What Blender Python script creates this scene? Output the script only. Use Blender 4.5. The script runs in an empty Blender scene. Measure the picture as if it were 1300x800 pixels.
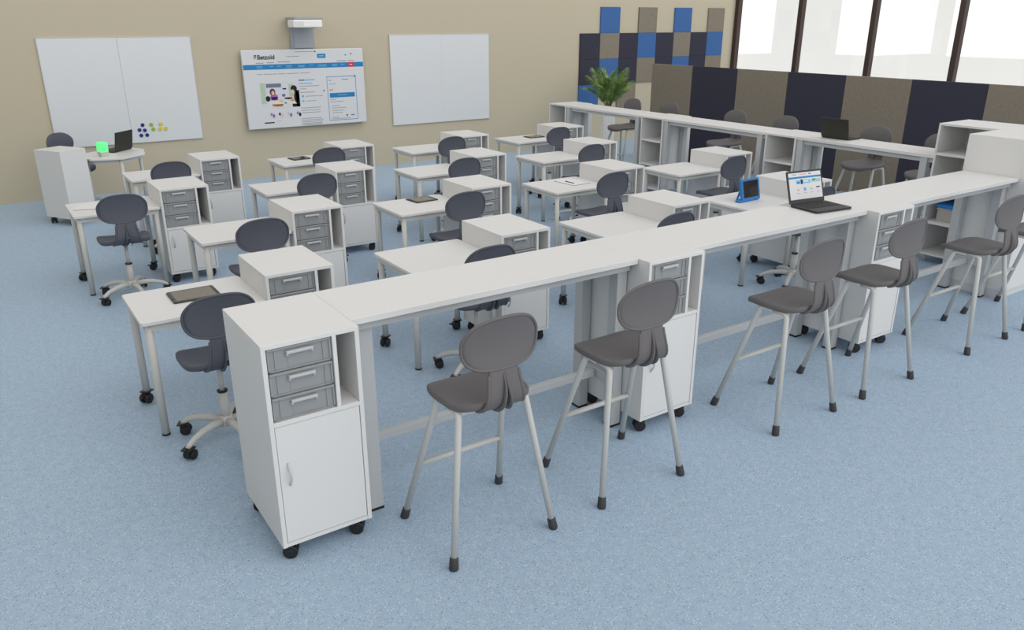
import bpy, bmesh, math, random
from mathutils import Vector, Matrix
PI = math.pi
random.seed(7)
SC = bpy.context.scene
C = SC.collection

# ---------------------------------------------------------------- materials
def new_mat(name):
    m = bpy.data.materials.new(name); m.use_nodes = True
    return m, m.node_tree, m.node_tree.nodes['Principled BSDF']
def lin(r, g, b):
    f = lambda c: (c/12.92 if c <= .04045 else ((c+.055)/1.055)**2.4)
    return (f(r/255), f(g/255), f(b/255), 1)
def plain(name, rgb, rough=.5, metal=0.0, spec=.5, bump=0, bscale=200, emit=0, var=0.0):
    m, nt, p = new_mat(name)
    col = lin(*rgb)
    p.inputs['Base Color'].default_value = col
    p.inputs['Roughness'].default_value = rough
    p.inputs['Metallic'].default_value = metal
    p.inputs['Specular IOR Level'].default_value = spec
    if emit:
        p.inputs['Emission Color'].default_value = col
        p.inputs['Emission Strength'].default_value = emit
    if bump or var:
        tc = nt.nodes.new('ShaderNodeTexCoord')
        nz = nt.nodes.new('ShaderNodeTexNoise'); nz.inputs['Scale'].default_value = bscale
        nz.inputs['Detail'].default_value = 4
        nt.links.new(tc.outputs['Object'], nz.inputs['Vector'])
        if var:
            mx = nt.nodes.new('ShaderNodeMix'); mx.data_type = 'RGBA'
            mx.inputs[6].default_value = tuple(c*(1-var) for c in col[:3])+(1,)
            mx.inputs[7].default_value = tuple(min(1, c*(1+var)) for c in col[:3])+(1,)
            nt.links.new(nz.outputs['Fac'], mx.inputs[0]); nt.links.new(mx.outputs[2], p.inputs['Base Color'])
        if bump:
            b = nt.nodes.new('ShaderNodeBump'); b.inputs['Strength'].default_value = bump; b.inputs['Distance'].default_value = .002
            nt.links.new(nz.outputs['Fac'], b.inputs['Height']); nt.links.new(b.outputs['Normal'], p.inputs['Normal'])
    return m

WHITE = plain('white laminate', (223, 223, 222), .42, spec=.35)
WHITE_IN = plain('white laminate inside', (220, 221, 221), .5, spec=.3)
TSTEEL = plain('light grey table frame', (188, 191, 193), .45, spec=.4)
STEEL = plain('silver grey powder coat', (204, 204, 200), .42, metal=0.0, spec=.5)
SHELLM = plain('grey moulded plastic', (106, 103, 104), .5, spec=.4, bump=.15, bscale=700)
SHELLB = plain('slate grey moulded plastic', (83, 86, 97), .5, spec=.4, bump=.15, bscale=700)
BLACK = plain('black plastic', (28, 28, 30), .45)
FOOT = plain('dark rubber', (58, 58, 60), .6)
HANDLEM = plain('satin silver handle', (206, 208, 212), .35, metal=.15)
CHROME = plain('brushed metal', (190, 192, 194), .28, metal=.8)
SEAM = plain('shadow gap', (120, 122, 124), .7)
LAPTOP = plain('dark laptop plastic', (40, 40, 42), .45)
KEYS = plain('laptop key', (24, 24, 26), .5)
LAPLID = plain('laptop lid dark olive', (42, 42, 36), .5)
TABF = plain('tablet bezel', (46, 44, 40), .4)
TABS = plain('tablet glass', (104, 99, 88), .22, spec=.6)
TABD = plain('dark tablet glass', (30, 27, 24), .12, spec=.7)
BLUEF = plain('blue foam', (40, 122, 190), .6)
BLUELID = plain('blue plastic lid', (20, 120, 200), .4)
PAPER = plain('paper', (228, 228, 227), .8, spec=.1)
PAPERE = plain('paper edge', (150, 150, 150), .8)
WB = plain('whiteboard enamel', (216, 219, 222), .3, spec=.4)
WBF = plain('whiteboard frame', (206, 208, 210), .4)
GREYP = plain('grey mount plastic', (158, 163, 172), .5)
PROJ = plain('projector white', (238, 238, 236), .45)
NAVY = plain('navy felt', (64, 64, 76), .95, spec=.05, bump=.5, bscale=40, var=.10)
BROWN = plain('taupe felt', (135, 127, 115), .95, spec=.05, bump=.5, bscale=26, var=.16)
BLUE = plain('blue felt', (72, 108, 162), .95, spec=.05, bump=.5, bscale=40, var=.10)
MULL = plain('dark brown frame', (62, 46, 40), .55)
POT = plain('white ribbed planter', (224, 224, 221), .55)
SOIL = plain('potting soil', (60, 46, 36), .95, spec=.05, bump=.8, bscale=60)
STEMM = plain('palm stem', (120, 134, 70), .6)
LAMPG = plain('green lamp glow', (96, 250, 138), .5, emit=.6)
LAMPB = plain('lamp base', (206, 200, 196), .5)
PEN = plain('dark pen', (40, 40, 44), .4)
OUTW = plain('pale outside facade', (247, 247, 248), .9, spec=.0)

def leaf_mat():
    m, nt, p = new_mat('palm leaf')
    tc = nt.nodes.new('ShaderNodeTexCoord'); nz = nt.nodes.new('ShaderNodeTexNoise'); nz.inputs['Scale'].default_value = 9
    rp = nt.nodes.new('ShaderNodeValToRGB')
    rp.color_ramp.elements[0].color = lin(58, 96, 40); rp.color_ramp.elements[0].position = .3
    rp.color_ramp.elements[1].color = lin(152, 178, 100); rp.color_ramp.elements[1].position = .72
    nt.links.new(tc.outputs['Object'], nz.inputs['Vector']); nt.links.new(nz.outputs['Fac'], rp.inputs['Fac'])
    nt.links.new(rp.outputs['Color'], p.inputs['Base Color']); p.inputs['Roughness'].default_value = .5
    return m
LEAF = leaf_mat()

def translucent_plastic():
    m, nt, p = new_mat('translucent grey drawer plastic')
    p.inputs['Base Color'].default_value = lin(180, 183, 185); p.inputs['Roughness'].default_value = .3
    tr = nt.nodes.new('ShaderNodeBsdfTransparent'); tr.inputs['Color'].default_value = (.86, .88, .9, 1)
    mx = nt.nodes.new('ShaderNodeMixShader'); mx.inputs[0].default_value = .62
    out = nt.nodes['Material Output']
    nt.links.new(tr.outputs[0], mx.inputs[1]); nt.links.new(p.outputs[0], mx.inputs[2]); nt.links.new(mx.outputs[0], out.inputs['Surface'])
    return m
DRAWER = translucent_plastic()
DHANDLE = plain('drawer grip', (190, 193, 195), .35)
CLEARBOX = plain('smoky clear plastic', (176, 172, 166), .3)

def glass_mat():
    m, nt, p = new_mat('window glass')
    tr = nt.nodes.new('ShaderNodeBsdfTransparent'); tr.inputs['Color'].default_value = (.97, .98, .98, 1)
    gl = nt.nodes.new('ShaderNodeBsdfGlossy'); gl.inputs['Roughness'].default_value = .02
    mx = nt.nodes.new('ShaderNodeMixShader'); mx.inputs[0].default_value = .05
    nt.links.new(tr.outputs[0], mx.inputs[1]); nt.links.new(gl.outputs[0], mx.inputs[2])
    nt.links.new(mx.outputs[0], nt.nodes['Material Output'].inputs['Surface'])
    return m
GLASS = glass_mat()

def floor_mat():
    m, nt, p = new_mat('speckled blue vinyl')
    N = nt.nodes; L = nt.links
    tc = N.new('ShaderNodeTexCoord')
    big = N.new('ShaderNodeTexNoise'); big.inputs['Scale'].default_value = 22; big.inputs['Detail'].default_value = 6; big.inputs['Roughness'].default_value = .7
    L.new(tc.outputs['Object'], big.inputs['Vector'])
    base = N.new('ShaderNodeValToRGB')
    base.color_ramp.elements[0].position = .3; base.color_ramp.elements[0].color = lin(158, 182, 206)
    base.color_ramp.elements[1].position = .7; base.color_ramp.elements[1].color = lin(174, 196, 216)
    L.new(big.outputs['Fac'], base.inputs['Fac'])
    cur = base.outputs['Color']
    for sc, rgb, lo, hi, ch in ((95, (224, 231, 236), .20, .28, 0), (85, (104, 124, 148), .18, .26, 1), (125, (204, 212, 212), .18, .28, 2)):
        v = N.new('ShaderNodeTexVoronoi'); v.inputs['Scale'].default_value = sc
        L.new(tc.outputs['Object'], v.inputs['Vector'])
        mp = N.new('ShaderNodeMapRange'); mp.inputs['From Min'].default_value = lo; mp.inputs['From Max'].default_value = hi
        mp.inputs['To Min'].default_value = 1; mp.inputs['To Max'].default_value = 0
        L.new(v.outputs['Distance'], mp.inputs['Value'])
        sep = N.new('ShaderNodeSeparateColor'); L.new(v.outputs['Color'], sep.inputs['Color'])
        th = N.new('ShaderNodeMath'); th.operation = 'GREATER_THAN'; th.inputs[1].default_value = .38
        L.new(sep.outputs[ch], th.inputs[0])
        mu = N.new('ShaderNodeMath'); mu.operation = 'MULTIPLY'; L.new(mp.outputs['Result'], mu.inputs[0]); L.new(th.outputs[0], mu.inputs[1])
        k = N.new('ShaderNodeMath'); k.operation = 'MULTIPLY'; k.inputs[1].default_value = .85; L.new(mu.outputs[0], k.inputs[0])
        mx = N.new('ShaderNodeMix'); mx.data_type = 'RGBA'; L.new(k.outputs[0], mx.inputs[0]); L.new(cur, mx.inputs[6]); mx.inputs[7].default_value = lin(*rgb)
        cur = mx.outputs[2]
    L.new(cur, p.inputs['Base Color'])
    p.inputs['Roughness'].default_value = .55; p.inputs['Specular IOR Level'].default_value = .3
    return m
FLOORM = floor_mat()
WALLM = plain('beige plaster wall', (193, 184, 163), .9, spec=.1, bump=.15, bscale=120)
BASEM = plain('beige skirting', (192, 182, 160), .7, spec=.2)

# ---------------------------------------------------------------- mesh helpers
def BM(): return bmesh.new()
def add_box(bm, x0, x1, y0, y1, z0, z1, bev=0.0, mi=0, seg=1):
    r = bmesh.ops.create_cube(bm, size=1)
    vs = r['verts']
    bmesh.ops.scale(bm, vec=(x1-x0, y1-y0, z1-z0), verts=vs)
    bmesh.ops.translate(bm, vec=((x0+x1)/2, (y0+y1)/2, (z0+z1)/2), verts=vs)
    fs = set(f for v in vs for f in v.link_faces)
    for f in fs: f.material_index = mi
    if bev:
        es = list(set(e for v in vs for e in v.link_edges))
        rb = bmesh.ops.bevel(bm, geom=es, offset=bev, segments=seg, profile=.5, affect='EDGES')
        for f in rb['faces']: f.material_index = mi
        return list(set(v for f in rb['faces'] for v in f.verts))
    return vs
def add_tube(bm, pts, r, seg=12, mi=0, caps=True, radii=None):
    pts = [Vector(p) for p in pts]
    rings = []; prev = None
    n = len(pts)
    for i, p in enumerate(pts):
        if i == 0: d = pts[1]-pts[0]
        elif i == n-1: d = pts[-1]-pts[-2]
        else: d = (pts[i]-pts[i-1]).normalized()+(pts[i+1]-pts[i]).normalized()
        d.normalize()
        if prev is None:
            a = Vector((0, 0, 1)) if abs(d.z) < .9 else Vector((1, 0, 0))
            u = d.cross(a).normalized()
        else:
            u = (prev-d*prev.dot(d)).normalized()
        prev = u; w = d.cross(u)
        rr = radii[i] if radii else r
        rings.append([bm.verts.new(p+(u*math.cos(2*PI*k/seg)+w*math.sin(2*PI*k/seg))*rr) for k in range(seg)])
    for a, b in zip(rings, rings[1:]):
        for k in range(seg):
            f = bm.faces.new((a[k], a[(k+1) % seg], b[(k+1) % seg], b[k])); f.material_index = mi; f.smooth = True
    if caps:
        f = bm.faces.new(rings[0][::-1]); f.material_index = mi
        f = bm.faces.new(rings[-1]); f.material_index = mi
def add_cyl(bm, x, y, z0, z1, r, seg=16, mi=0, r2=None):
    add_tube(bm, [(x, y, z0), (x, y, z1)], r, seg, mi, radii=[r, r if r2 is None else r2])
def add_disc(bm, c, axis, r, t, seg=16, mi=0):
    c = Vector(c); a = Vector(axis).normalized()
    b = min(.004, t*.25, r*.3)
    add_tube(bm, [c-a*t/2, c-a*(t/2-b), c+a*(t/2-b), c+a*t/2], r, seg, mi, radii=[r-b, r, r, r-b])
def add_lathe(bm, prof, seg=32, cx=0, cy=0, mi=0, rib=None):
    rings = []
    for r, z in prof:
        ring = []
        for k in range(seg):
            rr = r*(1+(rib if rib and k % 2 else 0))
            ring.append(bm.verts.new((cx+rr*math.cos(2*PI*k/seg), cy+rr*math.sin(2*PI*k/seg), z)))
        rings.append(ring)
    for a, b in zip(rings, rings[1:]):
        for k in range(seg):
            f = bm.faces.new((a[k], a[(k+1) % seg], b[(k+1) % seg], b[k])); f.material_index = mi; f.smooth = rib is None
    bm.faces.new(rings[0][::-1]).material_index = mi; bm.faces.new(rings[-1]).material_index = mi
def add_prism(bm, poly, z0, z1, mi=0, bev=0):
    lo = [bm.verts.new((x, y, z0)) for x, y in poly]; hi = [bm.verts.new((x, y, z1)) for x, y in poly]
    n = len(poly); fs = [bm.faces.new(lo[::-1]), bm.faces.new(hi)]
    for i in range(n): fs.append(bm.faces.new((lo[i], lo[(i+1) % n], hi[(i+1) % n], hi[i])))
    for f in fs: f.material_index = mi
    if bev:
        es = list(fs[1].edges)+list(fs[0].edges)
        bmesh.ops.bevel(bm, geom=es, offset=bev, segments=2, profile=.5, affect='EDGES')
def rrect(x0, x1, y0, y1, r, n=4):
    out = []
    for cx, cy, a0 in ((x1-r, y1-r, 0), (x0+r, y1-r, PI/2), (x0+r, y0+r, PI), (x1-r, y0+r, 3*PI/2)):
        for k in range(n+1):
            a = a0+PI/2*k/n; out.append((cx+r*math.cos(a), cy+r*math.sin(a)))
    return out
def arc_path(p0, p1, p2, r, n=5):
    """fillet at p1"""
    p0, p1, p2 = map(Vector, (p0, p1, p2))
    a = (p0-p1).normalized(); b = (p2-p1).normalized()
    ang = a.angle(b); t = r/math.tan(ang/2)
    A = p1+a*t; B = p1+b*t
    out = []
    for k in range(n+1):
        s = k/n
        out.append((A*(1-s)**2+p1*2*s*(1-s)+B*s*s))
    return out
def obj(name, bm, mats, parent=None, label=None, smooth=False, recalc=True):
    if recalc: bmesh.ops.recalc_face_normals(bm, faces=bm.faces[:])
    me = bpy.data.meshes.new(name); bm.to_mesh(me); bm.free()
    for m in (mats if isinstance(mats, (list, tuple)) else [mats]): me.materials.append(m)
    if smooth:
        for p in me.polygons: p.use_smooth = True
    o = bpy.data.objects.new(name, me); C.objects.link(o)
    if parent: o.parent = parent
    if label: o['label'] = label
    return o
def thing(name, label, cat, loc=(0, 0, 0), rz=0, group=None):
    o = bpy.data.objects.new(name, None); C.objects.link(o)
    o.empty_display_size = .1
    o.location = loc; o.rotation_euler = (0, 0, rz); o['label'] = label; o['category'] = cat
    if group: o['group'] = group
    return o
def tag(o, label, cat, group=None):
    o['label'] = label; o['category'] = cat
    if group: o['group'] = group
    return o
def struct(name, bm, m):
    o = obj(name, bm, m); o['kind'] = 'structure'; return o
def copy_tree(o, parent=None):
    kids = [c for c in o.children]
    c = o.copy(); C.objects.link(c)
    if parent: c.parent = parent
    for k in kids: copy_tree(k, c)
    return c
def place(proto, used, loc, rz, label, group=None):
    o = proto if not used else copy_tree(proto)
    o.location = loc; o.rotation_euler = (0, 0, rz); o['label'] = label
    if group: o['group'] = group
    return o
def box_mesh(*a, **k):
    bm = BM(); add_box(bm, *a, **k); return bm

# ---------------------------------------------------------------- camera
cam = bpy.data.cameras.new('camera'); co = bpy.data.objects.new('camera', cam); C.objects.link(co)
co.location = (-.79882, -2.98635, 2.27689); co.rotation_euler = (math.radians(69.6), 0, math.radians(-34.004))
cam.sensor_width = 36; cam.lens = 1006.5/1300*36; cam.clip_start = .05; cam.clip_end = 300
SC.camera = co

# ---------------------------------------------------------------- room
WY = 9.29; WX = 13.2; LX = -4.2; FY = -7.0; CH = 3.6
struct('floor', box_mesh(LX-.15, WX+.15, FY-.15, WY+.15, -.1, 0), FLOORM)
struct('wall_back', box_mesh(LX, WX+.15, WY, WY+.15, 0, CH), WALLM)
struct('wall_left', box_mesh(LX-.15, LX, FY, WY+.15, 0, CH), WALLM)
# window wall on the right: sill wall, mullions and panes
struct('wall_right', box_mesh(WX, WX+.15, FY, WY, 0, .45), WALLM)
bm = BM()
k = 0; ym = WY-.05; ys = []
while ym > FY: ys.append(ym); ym -= 1.59
for i in range(len(ys)-1):
    bm = BM(); y1, y0 = ys[i], ys[i+1]
    add_box(bm, WX-.02, WX+.10, y1-.05, y1+.05, .45, CH, bev=.006)
    add_box(bm, WX+.0, WX+.09, y0+.05, y1-.05, .45, .52); add_box(bm, WX+.0, WX+.09, y0+.05, y1-.05, CH-.1, CH)
    w = struct('window_%d' % (i+1), bm, MULL)
    bm = BM(); add_box(bm, WX+.04, WX+.055, y0+.05, y1-.05, .52, CH-.1); obj('pane', bm, GLASS, w)

# outside the windows
for (x, y, w, d, h, lab, cat) in (
    (44, 41, 10, 4, 9.0, 'pale block far outside, seen through the leftmost window pane', 'building'),
    (56, 33.5, 8, 3, 10.5, 'slim pale block far outside, seen through the second window pane', 'building'),
    (60, 24, 10, 6, 7.5, 'broad pale block far outside, seen low through the third window pane', 'building'),
    (46, 6.5, 9, 6, 5.5, 'pale block far outside, seen through the pane at the right edge', 'building')):
    t = thing('building', lab, cat, (x, y, -.2))
    bm = BM(); add_box(bm, 0, w, 0, d, 0, h-.4); obj('wall', bm, OUTW, t)
    bm = BM(); add_box(bm, -.2, w+.2, -.2, d+.2, h-.4, h); obj('roof', bm, OUTW, t)

# ---------------------------------------------------------------- castor
def castor_bm(h=.085, r=.034):
    bm = BM()
    add_box(bm, -.03, .03, -.03, .03, h-.006, h, mi=0)
    add_cyl(bm, 0, 0, r*1.1, h-.004, .012, 10)
    add_box(bm, -.013, .013, -.022, .034, r*.6, r*2.02, bev=.008, seg=2)
    for s in (-1, 1):
        add_disc(bm, (s*.020, .012, r), (1, 0, 0), r, .022, 18)
        add_disc(bm, (s*.029, .012, r), (1, 0, 0), r*.45, .010, 12)
    return bm

# ---------------------------------------------------------------- storage trolley (cabinet on castors)
PW, PD, PB = .424, .545, .085
def make_trolley(top, PD=PD):
    t = thing('storage_trolley', '', 'cabinet')
    zs = top-.352                                        # top face of the board above the door
    b = BM(); B = .0012
    add_box(b, 0, .02, 0, PD, PB, top-.02, bev=B); add_box(b, PW-.02, PW, 0, PD, PB, top-.02, bev=B)
    add_box(b, 0, PW, 0, PD, top-.02, top, bev=B); add_box(b, .02, PW-.02, 0.004, PD, PB, PB+.02)
    add_box(b, .02, PW-.02, PD-.02, PD, PB+.02, top-.02)
    add_box(b, .02, PW-.02, 0, PD-.02, zs-.02, zs, bev=B)
    add_box(b, .302, .32, 0, PD-.02, zs, top-.02, bev=B)
    obj('body', b, WHITE, t)
    d = BM(); add_box(d, .0225, PW-.0225, .003, .021, PB+.0225, zs-.0225, bev=.0012)
    door = obj('door', d, WHITE, t)
    hz = min(.50, zs-.075); h = BM(); hx = .062
    pts = [(hx, .005, hz)] + [(hx, .003-.026*math.sin(PI*k/8), hz-.11*k/8) for k in range(1, 8)] + [(hx, .005, hz-.11)]
    add_tube(h, pts, .0055, 8); obj('handle', h, HANDLEM, door, smooth=True)
    dh = (top-.02-zs)/3
    for i in range(3):
        z0 = zs+dh*i+.003; z1 = zs+dh*(i+1)-.003
        q = BM(); x0, x1 = .026, .298
        add_box(q, x0+.008, x1-.008, .022, PD-.06, z0, z0+.006)           # tray floor
        add_box(q, x0+.008, x0+.012, .022, PD-.06, z0+.006, z1-.012); add_box(q, x1-.012, x1-.008, .022, PD-.06, z0+.006, z1-.012)
        add_box(q, x0+.012, x1-.012, PD-.066, PD-.06, z0+.006, z1-.012)
        add_box(q, x0, x1, .016, .022, z0, z1, bev=.001)                  # front panel
        add_box(q, x0, x1, .006, .016, z1-.011, z1, bev=.003, seg=2); add_box(q, x0, x1, .010, .016, z0, z0+.006)
        add_box(q, x0, x0+.008, .010, .016, z0, z1); add_box(q, x1-.008, x1, .010, .016, z0, z1)
        add_box(q, x0+.030, x0+.036, .011, .016, z0+.01, z1-.014); add_box(q, x1-.036, x1-.030, .011, .016, z0+.01, z1-.014); add_box(q, .112, .212, .0145, .016, z0+.014, z1-.030)
        dr = obj('drawer', q, DRAWER, t)
        g = BM(); add_box(g, .104, .220, -.004, .014, z1-.034, z1-.020, bev=.004, seg=2)
        for gx in (.104, .210): add_box(g, gx, gx+.010, .002, .0165, z1-.044, z1-.020, bev=.002)
        obj('handle', g, DHANDLE, dr)
    for cx, cy in ((.058, .05), (PW-.045, .05), (.058, PD-.05), (PW-.045, PD-.05)):
        o = obj('castor', castor_bm(PB), BLACK, t, label='black twin-wheel castor'); o.location = (cx, cy, 0); o.rotation_euler = (0, 0, random.uniform(.9, 1.5))
    return t
H1 = 1.052; H2 = .871
tall = make_trolley(H1)
gt = 'tall white storage trolleys of the bar counter'
for i, (x, lab) in enumerate(((0, 'tall white storage trolley standing at the near left end of the front bar counter'),
                              (2.113, 'tall white storage trolley in the front bar counter behind the second bar stool'),
                              (4.226, 'tall white storage trolley in the front bar counter behind the fourth bar stool'))):
    place(tall, i, (x, 0, 0), 0, lab, gt)

# rows of the student places: 1 nearest the bar counter ... 4 nearest the whiteboard wall
ROWY = {1: 1.500, 2: 3.03, 3: 4.52, 4: 5.98}
ROWX = {1: (.48, 2.14, 3.80, 5.445), 2: (1.18, 2.83, 4.488, 6.14), 3: (.50, 2.146, 3.765, 5.415), 4: (1.205, 2.815, 4.458, 6.057)}
CHX = {1: (-.365, -.33, -.345, -.26), 2: (-.35, -.29, -.33, -.31), 3: (-.365, -.33, -.345, -.29), 4: (-.375, -.30, -.35, -.31)}
ROWN = {1: 'row nearest the front counter', 2: 'second row from the front counter',
        3: 'third row from the front counter', 4: 'far row nearest the whiteboards'}
COLN = ('leftmost', 'second from left', 'third from left', 'rightmost')
low = make_trolley(H2); used = 0
for r in (1, 2, 3, 4):
    for c in range(4):
        place(low, used, (ROWX[r][c], ROWY[r], 0), 0, 'low white drawer trolley, %s, %s' % (COLN[c], ROWN[r]), 'low white storage trolleys beside the desks'); used = 1

# ---------------------------------------------------------------- student desk  (origin: front left corner)
DW, DD, DZ = .70, .60, .715
def make_desk():
    t = thing('student_desk', '', 'desk')
    b = BM(); add_prism(b, rrect(0, DW, 0, DD, .022), DZ-.022, DZ, bev=.003); obj('tabletop', b, WHITE, t)
    f = BM(); i = .022; w = .02
    add_box(f, i, DW-i, i, i+w, DZ-.062, DZ-.022); add_box(f, i, DW-i, DD-i-w, DD-i, DZ-.062, DZ-.022)
    add_box(f, i, i+w, i+w, DD-i-w, DZ-.062, DZ-.022); add_box(f, DW-i-w, DW-i, i+w, DD-i-w, DZ-.062, DZ-.022)
    obj('frame', f, STEEL, t)
    for x in (.042, DW-.042):
        l = BM(); add_cyl(l, x, .042, .012, DZ-.022, .0225, 20); lg = obj('leg', l, STEEL, t)
        g = BM(); add_cyl(g, x, .042, 0, .012, .0235, 20); obj('foot', g, BLACK, lg, label='black glide foot')
        l = BM(); add_cyl(l, x, DD-.042, .078, DZ-.022, .0225, 20); lg = obj('leg', l, STEEL, t)
        k = castor_bm(.079, .032)
        add_box(k, -.008, .008, .03, .066, .040, .050, bev=.002)
        cs = obj('castor', k, BLACK, lg, label='black braked castor'); cs.location = (x, DD-.042, 0); cs.rotation_euler = (0, 0, 2.3 if x < .3 else 1.2)
    return t
desk = make_desk(); used = 0
extra = {(1, 0): ', carrying a tablet', (2, 1): ', carrying a tablet', (2, 2): ', carrying paper',
         (4, 1): ', carrying a tablet', (4, 3): ', carrying a tablet', (1, 3): ', carrying a blue tablet', (3, 0): ', carrying paper'}
for r in (1, 2, 3, 4):
    for c in range(4):
        place(desk, used, (ROWX[r][c]-DW, ROWY[r]+.015, 0), 0, 'white student desk, %s, %s%s' % (COLN[c], ROWN[r], extra.get((r, c), '')), 'white student desks in rows'); used = 1

# ---------------------------------------------------------------- chair shell (seat + backrest), origin at centre of the seat, z = 0 at seat top
def seat_bm():
    bm = BM(); n = 48
    def outline(a):
        c, s = math.cos(a), math.sin(a); e = 2/3.0
        x = .205*abs(c)**e*(1 if c >= 0 else -1); y = .205*abs(s)**e*(1 if s >= 0 else -1)
        x *= 1.0 + .03*(y/.2)                                    # a little wider in front
        return x, y*1.03+.006
    def surf(x, y):
        z = -.012*(1-min(1, (x/.2)**2))
        if y > .10: z -= .026*((y-.10)/.11)**2
        if y < -.09: z += .034*((-y-.09)/.11)**2
        return z
    ts = (0.12, .3, .5, .68, .82, .92, .97, 1.0)
    rings = []
    for t in ts:
        rings.append([bm.verts.new((x*t, y*t, surf(x*t, y*t)-(0 if t < .96 else (.002 if t < .99 else .007)))) for x, y in (outline(2*PI*k/n) for k in range(n))])
    for t, dz in ((1.0, .026), (.985, .034), (.93, .036)):
        rings.append([bm.verts.new((x*t, y*t, surf(x*t, y*t)-dz)) for x, y in (outline(2*PI*k/n) for k in range(n))])
    for t in (.7, .4, .12):
        rings.append([bm.verts.new((x*t, y*t, surf(x*t, y*t)-.030)) for x, y in (outline(2*PI*k/n) for k in range(n))])
    for a, b in zip(rings, rings[1:]):
        for k in range(n): bm.faces.new((a[k], a[(k+1) % n], b[(k+1) % n], b[k]))
    bm.faces.new(rings[0]); bm.faces.new(rings[-1][::-1])
    return bm
S_OV0, S_OV1 = .232, .465           # arc length where the oval starts and ends
def prof(s):
    # path: along seat rear, round up, then up the back
    pts = [(0, (-.158, -.030)), (.035, (-.190, -.021)), (.07, (-.213, .003)), (.11, (-.220, .038)), (.17, (-.212, .096)), (.24, (-.200, .165)),
           (.32, (-.192, .247)), (.40, (-.197, .326)), (.47, (-.212, .395))]
    for (s0, p0), (s1, p1), i in zip(pts, pts[1:], range(99)):
        if s <= s1 or i == len(pts)-2:
            t = (s-s0)/(s1-s0); pm = pts[max(0, i-1)][1]; pp = pts[min(len(pts)-1, i+2)][1]
            f = lambda a, b, c, d: .5*((2*b)+(-a+c)*t+(2*a-5*b+4*c-d)*t*t+(-a+3*b-3*c+d)*t**3)
            return Vector((f(pm[0], p0[0], p1[0], pp[0]), f(pm[1], p0[1], p1[1], pp[1])))
def half_w(s):
    c, b, a = (S_OV0+S_OV1)/2, (S_OV1-S_OV0)/2, .190
    n_ = 2.8 if s < c else 2.15; ov = a*(max(0, 1-abs((s-c)/b)**n_))**(1/n_)
    neck = .074 + .036*max(0, 1-s/.22)**1.3 if s < c else 0
    return max(ov, neck)
def gap_w(s):
    return .029*(1-s/.155) if s < .155 else 0
def back_pt(x, s, off=0):
    p = prof(s); q = prof(min(s+.004, .47)) - prof(max(s-.004, 0)); q.normalize()
    bend = .024*(x/.19)**2*min(1, max(0, (s-.12)/.12))             # the back wraps round the sitter
    return Vector((x, p.x+bend, p.y)) + Vector((0, -q.y, q.x))*off
def backrest_bm():
    bm = BM(); TH = .007
    ss = [.155*k/9 for k in range(10)]+[.175, .195, .215, .228]+[.2325, .2335, .236, .240, .246, .255, .266, .28, .295, .32, .345, .37, .395, .415, .432, .445, .454, .460, .4632, .4646]
    for side in (1, -1):
        nc = 9
        front, backv = [], []
        for s in ss:
            g, w = gap_w(s), half_w(s)
            fr, bk = [], []
            for k in range(nc):
                x = side*(g+(w-g)*k/(nc-1)); edge = abs(k-(nc-1)) == 0 or (g > 0 and k == 0)
                fr.append(bm.verts.new(back_pt(x, s, -TH*(.3 if edge else 1)))); bk.append(bm.verts.new(back_pt(x, s, TH*(.3 if edge else 1))))
            front.append(fr); backv.append(bk)
        for i in range(len(ss)-1):
            for k in range(nc-1):
                bm.faces.new((front[i][k], front[i][k+1], front[i+1][k+1], front[i+1][k])); bm.faces.new((backv[i][k], backv[i+1][k], backv[i+1][k+1], backv[i][k+1]))
            bm.faces.new((front[i][-1], backv[i][-1], backv[i+1][-1], front[i+1][-1]))
            if gap_w(ss[i]) > 0: bm.faces.new((front[i][0], front[i+1][0], backv[i+1][0], backv[i][0]))
        for k in range(nc-1):
            bm.faces.new((front[-1][k], front[-1][k+1], backv[-1][k+1], backv[-1][k])); bm.faces.new((front[0][k], backv[0][k], backv[0][k+1], front[0][k+1]))
    bmesh.ops.remove_doubles(bm, verts=bm.verts[:], dist=.0003)
    # raised rim round the oval, edges of the neck and stiffening fins behind it
    c_, b_, a_ = (S_OV0+S_OV1)/2, (S_OV1-S_OV0)/2, .190
    ring = []
    for k in range(49):
        th = 2*PI*k/48; cs_, sn_ = math.cos(th), math.sin(th)
        n_ = 2.8 if sn_ < 0 else 2.15; x = (a_-.001)*abs(cs_)**(2/n_)*(1 if cs_ >= 0 else -1); sv = c_+(b_-.001)*abs(sn_)**(2/n_)*(1 if sn_ >= 0 else -1)
        ring.append(back_pt(x, sv, .003))
    add_tube(bm, ring, .0075, 8, caps=False)
    for sd in (1, -1):
        add_tube(bm, [back_pt(sd*half_w(s), s, .002) for s in [.215*k/9 for k in range(10)]], .009, 8)
        for x0, x1, x2, dep, smax in ((.031, .006, .004, .022, .225), (.000, .000, .000, .0, .0))[:1]:
            prev = None
            for k in range(13):
                s = smax*k/12; xx = sd*(x0+(x1-x0)*min(1, s/.155)+(x2-x1)*max(0, (s-.155)/(smax-.155)))
                dd = dep*math.sin(PI*min(1, .18+.82*k/12))+.006; th = .0035
                q = [bm.verts.new(back_pt(xx+e*th, s, o_)) for e, o_ in ((-1, -.002), (1, -.002), (1, dd), (-1, dd))]
                if prev:
                    for j in range(4): bm.faces.new((prev[j], prev[(j+1) % 4], q[(j+1) % 4], q[j]))
                else: bm.faces.new(q)
                prev = q
            bm.faces.new(prev[::-1])
    return bm
seat_me = obj('seat', seat_bm(), SHELLM, smooth=True); back_me = obj('backrest', backrest_bm(), SHELLM, smooth=True)
def shell(t, z, mat, dy=0):
    for src, nm in ((seat_me, 'seat'), (back_me, 'backrest')):
        o = bpy.data.objects.new(nm, src.data.copy()); o.data.materials[0] = mat; C.objects.link(o); o.parent = t; o.location = (0, dy, z)

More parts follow.
